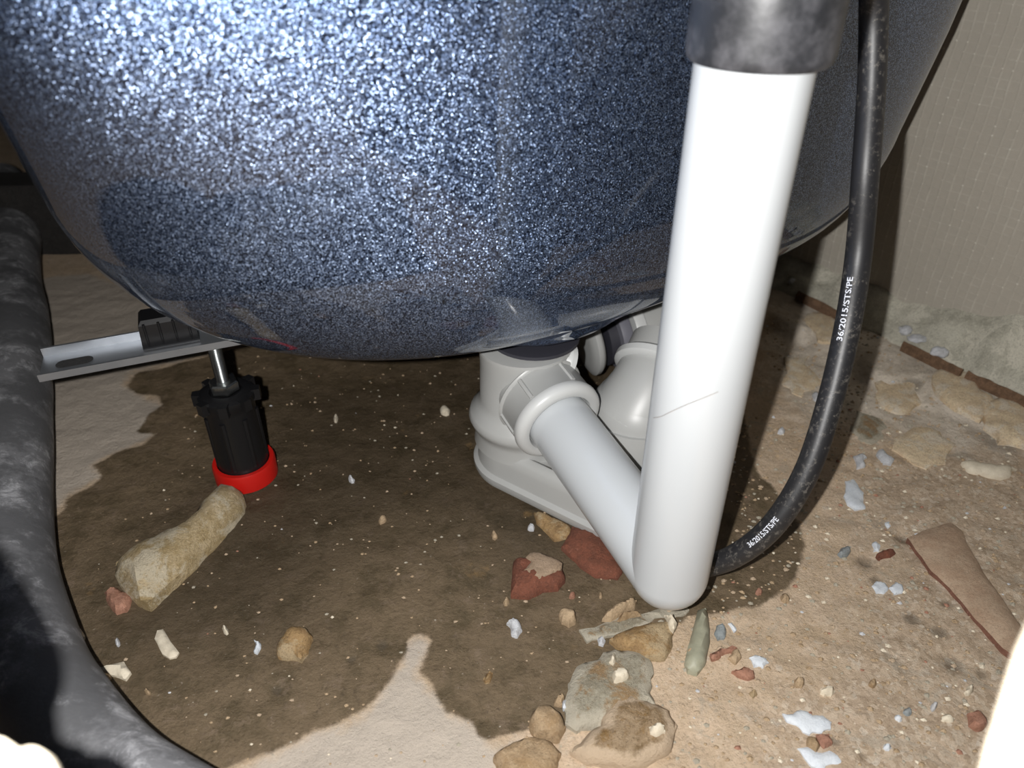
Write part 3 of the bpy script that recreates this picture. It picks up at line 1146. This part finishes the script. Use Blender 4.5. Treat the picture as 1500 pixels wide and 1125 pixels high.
def chip(name, cx, cy, rx, ry, ang, h, mat, label, cat, group=None, n=7, seed=0, **kw):
    rs = random.Random(seed * 31 + int(cx))
    px = []
    for k in range(n):
        a = 2 * math.pi * k / n
        r = rs.uniform(.78, 1.08)
        x, y = rx * r * math.cos(a), ry * r * math.sin(a)
        px.append((cx + x * math.cos(ang) - y * math.sin(ang), cy + x * math.sin(ang) + y * math.cos(ang)))
    return slab(name, px, h, mat, label, cat, group, seed=seed, **kw)


GR = 'stones and rubble on the floor'
GF = 'white paint flakes on the floor'
# the ochre chunk leaning on the red cap
slab('mortar_chunk', [(352, 716), (355, 738), (330, 768), (298, 800), (268, 832), (240, 856), (215, 879), (196, 872), (180, 858), (166, 838), (168, 820), (185, 806), (215, 790), (245, 775), (272, 765), (290, 742), (312, 714), (330, 709)],
     .016, M_chunk, 'long wedge-shaped yellow mortar chunk touching the red cap of the foot', 'mortar', GR, rough=.08, seed=3)
slab('brick_fragment', [(152, 866), (165, 858), (184, 866), (189, 878), (183, 890), (168, 894), (158, 882)], .007, M_pinkbrick,
     'small pink-orange brick fragment at the left tip of the long yellow mortar chunk', 'brick', GR, seed=4, dome=-.6)
slab('plaster_chip', [(230, 923), (239, 921), (262, 955), (258, 962), (248, 964), (238, 958), (226, 935)], .003, M_cream,
     'cream rectangular plaster chip lying alone left of centre on the wet floor', 'plaster', GR, rough=.03, seed=5, dome=.1)
slab('plaster_chip', [(140, 978), (160, 972), (181, 968), (191, 983), (183, 994), (168, 988), (150, 984)], .004, M_cream,
     'cream bow-tie shaped plaster chip against the fat grey hose', 'plaster', GR, rough=.03, seed=6, dome=.1)
slab('pebble', [(148, 987), (158, 985), (162, 992), (155, 997), (150, 994)], .003, M_tan, 'tiny tan crumb under the bow-tie plaster chip', 'stone', GR, seed=7)
slab('plaster_chip', [(108, 912), (114, 914), (122, 926), (121, 935), (114, 930)], .003, M_cream, 'pale sliver of plaster half hidden by the fat grey hose', 'plaster', GR, seed=8)
slab('paint_flake', [(372, 938), (379, 941), (382, 946), (377, 958), (372, 956), (374, 948)], .0025, M_flake, 'small upright white sliver left of the amber stone', 'paint flake', GR, seed=9)
slab('amber_stone', [(404, 946), (412, 930), (424, 920), (450, 920), (457, 930), (450, 950), (440, 963), (420, 960), (405, 957)], .008, M_ochre,
     'amber-yellow angular stone alone on the wet floor left of centre', 'stone', GR, seed=10)
brk_ = slab('brick_fragment', [(749, 852), (752, 822), (762, 818), (780, 818), (800, 824), (824, 834), (828, 848), (818, 860), (795, 862), (775, 872), (748, 870)], .0075, M_brick,
     'terracotta brick fragment partly capped with cream mortar, left of the pipe elbow', 'brick', GR, rough=.05, seed=11)
cap_ = slab('mortar_cap', [(770, 829), (776, 823), (790, 822), (808, 829), (823, 838), (822, 846), (806, 854), (790, 861), (778, 861), (768, 848), (776, 838)], .0030, M_brickdust,
     'thin cream mortar patch sitting on the terracotta brick fragment', 'mortar', GR, rough=.06, seed=12, lift=.0072, dome=.1)
cap_.parent = brk_
del cap_['category']
cap_['label'] = 'cream mortar patch'
slab('brick_fragment', [(822, 800), (838, 770), (870, 778), (900, 800), (912, 836), (905, 846), (872, 842), (850, 826)], .0060, M_brick,
     'flat terracotta brick fragment under the slanting white pipe arm', 'brick', GR, rough=.06, seed=13)
slab('ochre_stone', [(782, 750), (800, 752), (836, 772), (838, 786), (812, 790), (794, 772)], .004, M_ochre, 'orange-brown stone at the front edge of the trap chamber', 'stone', GR, seed=14)
slab('foam_crumb', [(742, 912), (750, 905), (762, 912), (765, 922), (758, 931), (749, 928), (748, 918)], .004, M_foam, 'bright white foam crumb below the terracotta brick fragment', 'foam', GR, seed=15)
slab('pebble', [(819, 897), (830, 893), (843, 898), (844, 908), (834, 914), (823, 908)], .006, M_tan, 'round tan pebble below the pipe elbow, left of the elongated stones', 'stone', GR, seed=16, dome=1)
slab('pebble', [(882, 906), (886, 898), (905, 886), (925, 878), (933, 879), (928, 890), (906, 902), (894, 909)], .006, M_tan, 'elongated brown stone just under the pipe elbow', 'stone', GR, seed=17, dome=.8)
slab('pebble', [(904, 909), (910, 900), (925, 895), (938, 897), (941, 903), (925, 908), (908, 912)], .005, M_ochre2, 'elongated sandy pebble beside the elongated brown stone', 'stone', GR, seed=18, dome=.8)
slab('foam_crumb', [(875, 934), (882, 931), (887, 938), (884, 945), (877, 943)], .003, M_foam, 'pinhead white crumb above the grey mortar lump', 'foam', GR, seed=19)
slab('mortar_lump', [(848, 922), (900, 905), (960, 893), (1002, 886), (1010, 893), (985, 904), (940, 917), (900, 930), (860, 940)], .003, M_greym,
     'long low grey mortar smear running up to the pipe elbow', 'mortar', GR, seed=20)
slab('stone', [(893, 935), (915, 922), (950, 912), (980, 908), (988, 918), (985, 945), (975, 962), (945, 962), (915, 950)], .007, M_ochre,
     'brown-orange stone with a pale rim above the damp mortar lump', 'stone', GR, seed=21)
slab('pebble', [(974, 912), (984, 912), (990, 924), (985, 934), (978, 926)], .004, M_cream, 'cream chip on the right edge of the brown-orange stone', 'stone', GR, seed=22, lift=.006)
slab('pebble', [(1022, 894), (1034, 890), (1038, 905), (1040, 940), (1034, 970), (1022, 984), (1008, 980), (1003, 968), (1010, 940), (1018, 910)], .0055, M_greenp,
     'smooth tongue-shaped grey-green pebble below the pipe elbow', 'stone', GR, rough=.02, seed=23, dome=.8)
slab('pebble', [(1049, 918), (1058, 914), (1063, 924), (1061, 936), (1051, 938), (1046, 928)], .003, M_slate, 'blue-grey pebble right of the tongue-shaped pebble', 'stone', GR, seed=24)
slab('paint_flake', [(1066, 914), (1072, 912), (1079, 922), (1075, 926)], .0015, M_flake, 'thin white flake right of the blue-grey pebble', 'paint flake', GR, seed=25)
slab('brick_fragment', [(1040, 958), (1055, 950), (1072, 946), (1080, 950), (1074, 956), (1055, 963), (1043, 967)], .003, M_pinkbrick, 'slim orange brick splinter beside the tongue-shaped pebble', 'brick', GR, seed=26)
slab('pebble', [(1072, 955), (1080, 952), (1086, 964), (1078, 972), (1066, 964)], .003, M_tan, 'tan pebble under the slim orange splinter', 'stone', GR, seed=27)
slab('brick_fragment', [(1072, 982), (1090, 976), (1104, 982), (1106, 992), (1096, 995), (1080, 988)], .003, M_pinkbrick, 'pink brick crumb below the oval white flake', 'brick', GR, seed=28)
slab('pebble', [(1098, 1013), (1105, 1010), (1110, 1016), (1104, 1021)], .003, M_ochre, 'tiny amber pebble between white flakes', 'stone', GR, seed=29)
slab('paint_flake', [(1097, 965), (1106, 961), (1122, 966), (1126, 972), (1118, 979), (1104, 978)], .002, M_flake, 'oval white paint flake below the black hose bend', 'paint flake', GF, seed=30, dome=.1)
# damp mortar lumps, bottom centre
slab('mortar_lump', [(826, 1030), (832, 1000), (845, 975), (862, 968), (876, 965), (884, 954), (905, 951), (935, 953), (952, 965), (958, 985), (952, 1010), (960, 1030), (930, 1050), (880, 1062), (845, 1070), (828, 1058)], .006, M_greym,
     'large grey-green mortar lump at the bottom centre, upper of two', 'mortar', GR, seed=31)
slab('mortar_lump', [(852, 1085), (880, 1062), (885, 1040), (900, 1022), (925, 1018), (955, 1030), (980, 1040), (992, 1062), (985, 1092), (960, 1110), (915, 1122), (860, 1116), (835, 1098)], .008, M_damp,
     'large damp brown mortar lump at the bottom centre, lower of two', 'mortar', GR, seed=32)
slab('pebble', [(896, 998), (904, 990), (916, 992), (920, 1000), (910, 1008), (898, 1008)], .004, M_cream, 'pale round chip embedded in the grey-green mortar lump', 'stone', GR, seed=33, lift=.007)
slab('pebble', [(893, 970), (899, 968), (901, 978), (897, 984), (891, 980)], .003, M_cream, 'small yellow-cream chip near the top of the grey-green mortar lump', 'stone', GR, seed=34, lift=.0065)
slab('pebble', [(948, 1080), (958, 1074), (970, 1077), (972, 1086), (960, 1091), (950, 1088)], .004, M_cream, 'pale round chip embedded in the damp brown mortar lump', 'stone', GR, seed=35, lift=.009)
slab('mortar_lump', [(775, 1060), (780, 1042), (796, 1034), (812, 1038), (822, 1048), (829, 1062), (820, 1080), (800, 1082), (782, 1076)], .009, M_ochre2,
     'rounded sandy mortar lump left of the two large lumps', 'mortar', GR, seed=36, dome=.8)
slab('mortar_lump', [(722, 1112), (745, 1092), (775, 1080), (800, 1084), (822, 1104), (815, 1135), (780, 1150), (730, 1145)], .007, M_ochre2,
     'flat sandy mortar lump cut off by the bottom edge of the picture', 'mortar', GR, seed=37)
slab('paint_flake', [(824, 1032), (829, 1030), (829, 1040), (825, 1042)], .0025, M_flake, 'tiny upright white flake at the left of the grey-green lump', 'paint flake', GF, seed=38, lift=.003)
slab('ochre_crumb', [(812, 1024), (822, 1014), (828, 1020), (824, 1032), (812, 1030)], .004, M_ochre2, 'small sandy crumb at the left of the grey-green lump', 'stone', GR, seed=39)
# white flakes to the right
slab('paint_flake', [(1146, 1045), (1162, 1046), (1168, 1041), (1182, 1042), (1190, 1048), (1205, 1048), (1218, 1058), (1217, 1068), (1204, 1074), (1192, 1072), (1186, 1076), (1176, 1072), (1166, 1062), (1152, 1056)], .002, M_flake,
     'largest white paint flake, upper of the pair at the bottom right', 'paint flake', GF, seed=40, dome=.1, rough=.1)
slab('paint_flake', [(1169, 1094), (1185, 1092), (1200, 1100), (1216, 1097), (1230, 1104), (1237, 1116), (1222, 1117), (1210, 1120), (1203, 1128), (1190, 1120), (1178, 1106)], .002, M_flake,
     'winged white paint flake, lower of the pair at the bottom right', 'paint flake', GF, seed=41, dome=.1, rough=.1)
slab('stone', [(1184, 1078), (1196, 1080), (1202, 1090), (1196, 1099), (1186, 1092)], .003, M_ochre2, 'cream stone between the two largest white flakes', 'stone', GR, seed=42)
slab('brick_fragment', [(1196, 1075), (1215, 1074), (1220, 1088), (1208, 1094), (1200, 1086)], .003, M_pinkbrick, 'pink-brown brick crumb between the two largest white flakes', 'brick', GR, seed=43)
slab('paint_flake', [(1238, 704), (1250, 701), (1258, 712), (1265, 728), (1268, 744), (1252, 746), (1242, 738), (1236, 726)], .002, M_flake,
     'tall white paint flake right of the black hose bend', 'paint flake', GF, seed=44, dome=.1)
slab('paint_flake', [(1284, 664), (1292, 658), (1300, 666), (1310, 672), (1306, 680), (1294, 679)], .003, M_foam, 'white foam scrap right of the black hose, right one of two', 'foam', GR, seed=45)
slab('paint_flake', [(1250, 668), (1262, 664), (1270, 670), (1268, 682), (1256, 684)], .003, M_foam, 'white foam scrap beside the black hose, left one of two', 'foam', GR, seed=46)
slab('paint_flake', [(1277, 858), (1284, 850), (1296, 852), (1302, 862), (1295, 869), (1284, 869)], .002, M_flake, 'left wing of the white flake pair left of the long red tile edge', 'paint flake', GF, seed=47, dome=.1)
slab('paint_flake', [(1303, 860), (1312, 852), (1322, 856), (1322, 868), (1310, 871)], .002, M_flake, 'right wing of the white flake pair left of the long red tile edge', 'paint flake', GF, seed=48, dome=.1)
slab('paint_flake', [(1278, 795), (1284, 792), (1290, 797), (1288, 806), (1280, 806)], .002, M_flake, 'small white square flake beside the dark hole', 'paint flake', GF, seed=49)
slab('paint_flake', [(1297, 764), (1303, 762), (1306, 768), (1301, 772)], .0015, M_flake, 'pinhead white flake above the dark hole', 'paint flake', GF, seed=50)
slab('brick_fragment', [(1284, 812), (1294, 806), (1308, 804), (1313, 810), (1305, 816), (1290, 818)], .003, M_brick, 'dark red brick splinter at the head of the long tile edge', 'brick', GR, seed=51)
slab('plaster_chip', [(1408, 678), (1420, 675), (1450, 680), (1478, 684), (1490, 688), (1480, 698), (1450, 697), (1420, 690)], .004, M_cream, 'long pale pink plaster chip near the right edge below the ledge', 'plaster', GR, seed=52)
slab('brick_fragment', [(1417, 1045), (1430, 1040), (1442, 1050), (1447, 1060), (1435, 1068), (1420, 1062)], .004, M_pinkbrick, 'salmon-pink brick chip beside the white board at lower right', 'brick', GR, seed=53)
slab('plaster_chip', [(1380, 1053), (1390, 1045), (1399, 1052), (1396, 1057), (1384, 1056)], .003, M_cream, 'tiny triangular cream chip left of the salmon brick chip', 'plaster', GR, seed=54)
chip('foam_crumb', 1369, 1033, 5, 5.5, 0, .004, M_foam, 'round white bead left of the salmon brick chip', 'foam', GR, seed=55)
chip('paint_flake', 1316, 1053, 7, 4, .6, .002, M_flake, 'lilac-white flake in the rubble right of the largest flake', 'paint flake', GF, seed=56)
chip('paint_flake', 1301, 1094, 6, 5, .3, .002, M_flake, 'small white flake near the bottom edge right of the winged flake', 'paint flake', GF, seed=57)
chip('stone', 1212, 1012, 12, 6, .1, .004, M_cream, 'pale oval stone above the largest white flake', 'stone', GR, seed=58)
chip('stone', 1278, 1003, 6, 5, .7, .003, M_ochre2, 'small cream stone upper right of the largest white flake', 'stone', GR, seed=59)
chip('stone', 1170, 1001, 9, 6, .2, .004, M_tan, 'domed tan stone upper left of the pale oval stone', 'stone', GR, seed=60, dome=1)
chip('stone', 1329, 1042, 7, 6, -.5, .002, M_slate, 'slate-grey chip right of the lilac-white flake', 'stone', GR, seed=61)
# crumbs on the wet floor
for i, (x, y, r_, m, lb) in enumerate([
        (778, 772, 6, M_foam, 'round white crumb left of the orange-brown stone by the trap'), (652, 601, 9, M_cream, 'pale elongated chip in the shade left of the trap'),
        (724, 781, 7, M_tan, 'greyish crumb in front of the trap'), (742, 880, 6, M_tan, 'small tan pebble under the terracotta fragment'),
        (838, 872, 5, M_pinkbrick, 'pink crumb right of the terracotta fragment'), (515, 703, 5, M_foam, 'pale crumb in the middle of the wet floor'),
        (330, 922, 6, M_cream, 'pale crumb above the white sliver'), (172, 941, 5, M_foam, 'lilac-white crumb above the bow-tie chip'),
        (1010, 955, 5, M_tan, 'tan crumb left of the tongue-shaped pebble'), (1112, 866, 6, M_pinkbrick, 'pink crumb under the black hose bend'),
        (1150, 876, 8, M_tan, 'tan crumb right of the black hose bend'), (880, 870, 4, M_tan, 'tan crumb beside the pipe elbow'),
        (715, 990, 9, M_ochre, 'rusty crumb set in the wet floor above the pale tongue'), (1238, 806, 11, M_slate, 'grey stone in the hollow above the white flake pair'),
        (216, 1013, 5, M_tan, 'small tan crumb near the fat hose at the bottom'), (760, 720, 5, M_tan, 'brownish crumb close to the trap chamber'),
        (492, 612, 5, M_cream, 'pale crumb in the dark under the bath'), (560, 760, 6, M_tan, 'dull crumb in the middle of the wet floor'),
        (1145, 630, 6, M_foam, 'white crumb in the shadow beside the black hose'), (1196, 580, 8, M_foam, 'white scrap left of the black hose'),
        (1455, 905, 6, M_rust, 'rust-red crumb beside the long tile edge'), (1420, 1010, 8, M_cream, 'thin pale curl near the white board')]):
    chip('crumb', x, y, r_, r_ * .7, i * .7, .0035, m, lb, 'crumb', 'crumbs on the floor', seed=70 + i, sub=1)

# tile on edge at the right
slab('tile_fragment', [(1330, 786), (1352, 776), (1392, 764), (1410, 776), (1420, 800), (1450, 850), (1475, 885), (1500, 920), (1490, 962), (1470, 948), (1440, 915), (1400, 870), (1365, 835), (1345, 808)], .0065, M_tiletop,
     'long embedded tile fragment with a red-brown broken edge at the right', 'tile', GR, rough=.04, seed=80, side=M_rust, round_=.97, dome=-.3)

# ledge stones at the foot of the wall: parts of the floor
for k, (px, h, m) in enumerate([
        ([(1362, 560), (1385, 545), (1420, 560), (1435, 585), (1450, 605), (1432, 625), (1405, 612), (1380, 595)], .012, M_ledge),
        ([(1432, 600), (1465, 590), (1510, 610), (1530, 650), (1500, 662), (1460, 655), (1438, 632)], .013, M_ledge),
        ([(1280, 560), (1310, 545), (1345, 560), (1350, 590), (1320, 605), (1290, 590)], .007, M_ledge),
        ([(1180, 470), (1215, 465), (1245, 490), (1230, 515), (1195, 510)], .006, M_ledge),
        ([(1150, 520), (1185, 520), (1205, 560), (1175, 580), (1145, 560)], .005, M_ledge),
        ([(1310, 640), (1360, 625), (1400, 650), (1385, 680), (1330, 672)], .006, M_ledge),
        ([(1255, 600), (1290, 612), (1295, 640), (1262, 645), (1245, 625)], .005, M_greym)]):
    o = slab('stone', px, h * .45, m, '', '', seed=90 + k, dome=.6, lift=-.0005, rough=.2)
    del o['label'], o['category']
    o.parent = floor

# thin brown timber slivers bedded under the render
for k, (a, b, lb) in enumerate([((1168, 430), (1232, 462), 'thin brown timber strip at the wall foot, left of the black hose'),
                                ((1322, 504), (1408, 546), 'thin brown timber strip at the wall foot right of the hose shadow'),
                                ((1416, 548), (1512, 592), 'reddish-brown timber strip at the wall foot by the right edge')]):
    g0, g1 = at(*a, .017), at(*b, .017)
    dr = (g1 - g0).normalized()
    sn = Vector((-dr.y, dr.x, 0))
    V = []
    for i in range(13):
        p = g0.lerp(g1, i / 12)
        j = .0012 * noise.noise(p * 120)
        zz_ = .0152
        for su, sz in ((-1, -.006), (-1, .0), (.4, .003), (1, .002), (1, -.006)):
            V.append(p + sn * (su * (.0015 + 2 * j)) + Vector((0, 0, sz + j)))
    F = []
    for i in range(12):
        for q in range(5):
            F.append((i * 5 + q, i * 5 + (q + 1) % 5, (i + 1) * 5 + (q + 1) % 5, (i + 1) * 5 + q))
    F += [(0, 1, 2, 3, 4), (64, 63, 62, 61, 60)]
    tag(mesh('timber_strip', V, F, M_wood), lb, 'timber strip', 'timber strips at the wall foot')

# foam crumbs on the render
for k, (x, y, rx, ry, z, lb) in enumerate([
        (1322, 442, 15, 12, .026, 'largest white foam crumb on the render right of the hose shadow'), (1341, 446, 7, 5, .026, 'small foam crumb right of the largest foam crumb'),
        (1378, 459, 5, 5, .028, 'single white bead at the top of the green render'), (1326, 484, 9, 6, .022, 'foam crumb in the middle of the render by the hose shadow'),
        (1344, 496, 12, 4, .020, 'flat row of foam bits just above the timber strip'), (1376, 516, 11, 7, .021, 'plump white foam crumb on the timber strip'),
        (1160, 412, 5, 4, .02, 'foam bead at the wall foot beside the white pipe')]):
    p = at(x, y, z)
    s_ = (p - Vector((0, 0, H))).length / FPX
    bmx = bmesh.new()
    bmesh.ops.create_icosphere(bmx, subdivisions=3, radius=1)
    for v in bmx.verts:
        f_ = 1 + .35 * noise.noise(v.co * 1.8 + Vector((k, 0, 0)))
        v.co = Vector((v.co.x * rx * s_ * f_, v.co.y * rx * s_ * .7 * f_, v.co.z * ry * s_ * f_)) + p
    me = bpy.data.meshes.new('foam_crumb')
    bmx.to_mesh(me)
    bmx.free()
    o = bpy.data.objects.new('foam_crumb', me)
    C.objects.link(o)
    me.materials.append(M_foam)
    me.polygons.foreach_set('use_smooth', [True] * len(me.polygons))
    tag(o, lb, 'foam', 'foam crumbs at the wall foot')

# fine gravel and dust grains, joined
rs = random.Random(11)
V, F, MI = [], [], []
mats = [M_tan, M_cream, M_foam, M_greym, M_pinkbrick, M_damp]
cnt = 0
while cnt < 4500:
    x, y = rs.uniform(-.3, .46), rs.uniform(.17, .60)
    if x * WN.x + y * WN.y > WD - .02:
        continue
    if (Vector((x, y, 0)) - A).length < .05 or (Vector((x, y, 0)) - B).length < .06 or min((x - p.x) ** 2 + (y - p.y) ** 2 for p in dp[::6]) < .0012 or x < -.25:
        continue
    right = x > .09 + (y - .3) * .3 and (y < .46 or (x > .22 and y < .6))
    if not right and rs.random() > .16:
        continue
    r = rs.choice((.0006, .0008, .001, .0013, .0018)) * (1 if right else .7)
    g = floor_z(x, y)
    o0 = len(V)
    a0_ = rs.random() * 6
    for k in range(5):
        a = a0_ + 2 * math.pi * k / 5
        q = r * rs.uniform(.7, 1.2)
        V.append((x + q * math.cos(a), y + q * math.sin(a) * rs.uniform(.6, 1), g + r * .2))
    V.append((x, y, g + r * rs.uniform(.7, 1.1)))
    mi = rs.choices(range(6), (7, 1.6, .4, 4, .8, 4) if right else (6, .6, .25, 5, .6, 6))[0]
    for k in range(5):
        F.append((o0 + k, o0 + (k + 1) % 5, o0 + 5))
        MI.append(mi)
    cnt += 1
gr = mesh('gravel', V, F, mats, smooth=False, mids=MI)
tag(gr, 'fine grit and gravel grains strewn over the concrete floor', 'gravel', kind='stuff')

# hair clinging to the pipe
hpts = []
for k, (x, y) in enumerate([(945, 608), (957, 612), (968, 610), (985, 602), (1005, 593), (1030, 583), (1052, 574)]):
    d = None
    # intersect the view of that spot with the pipe's front surface
    best = None
    for i in range(400):
        dd = .28 + i * .0004
        p = atd(x, y, dd)
        if (p.x - PX) ** 2 + (p.y - PY) ** 2 <= (PR + .0003) ** 2:
            best = p
            break
    if best:
        hpts.append(best)
hp2 = smooth_path(hpts, 8)
hr = mesh('hair', *tube_geo(hp2, .00009, 6), M_wood)
tag(hr, 'single fine dark hair clinging across the lower white pipe', 'hair')
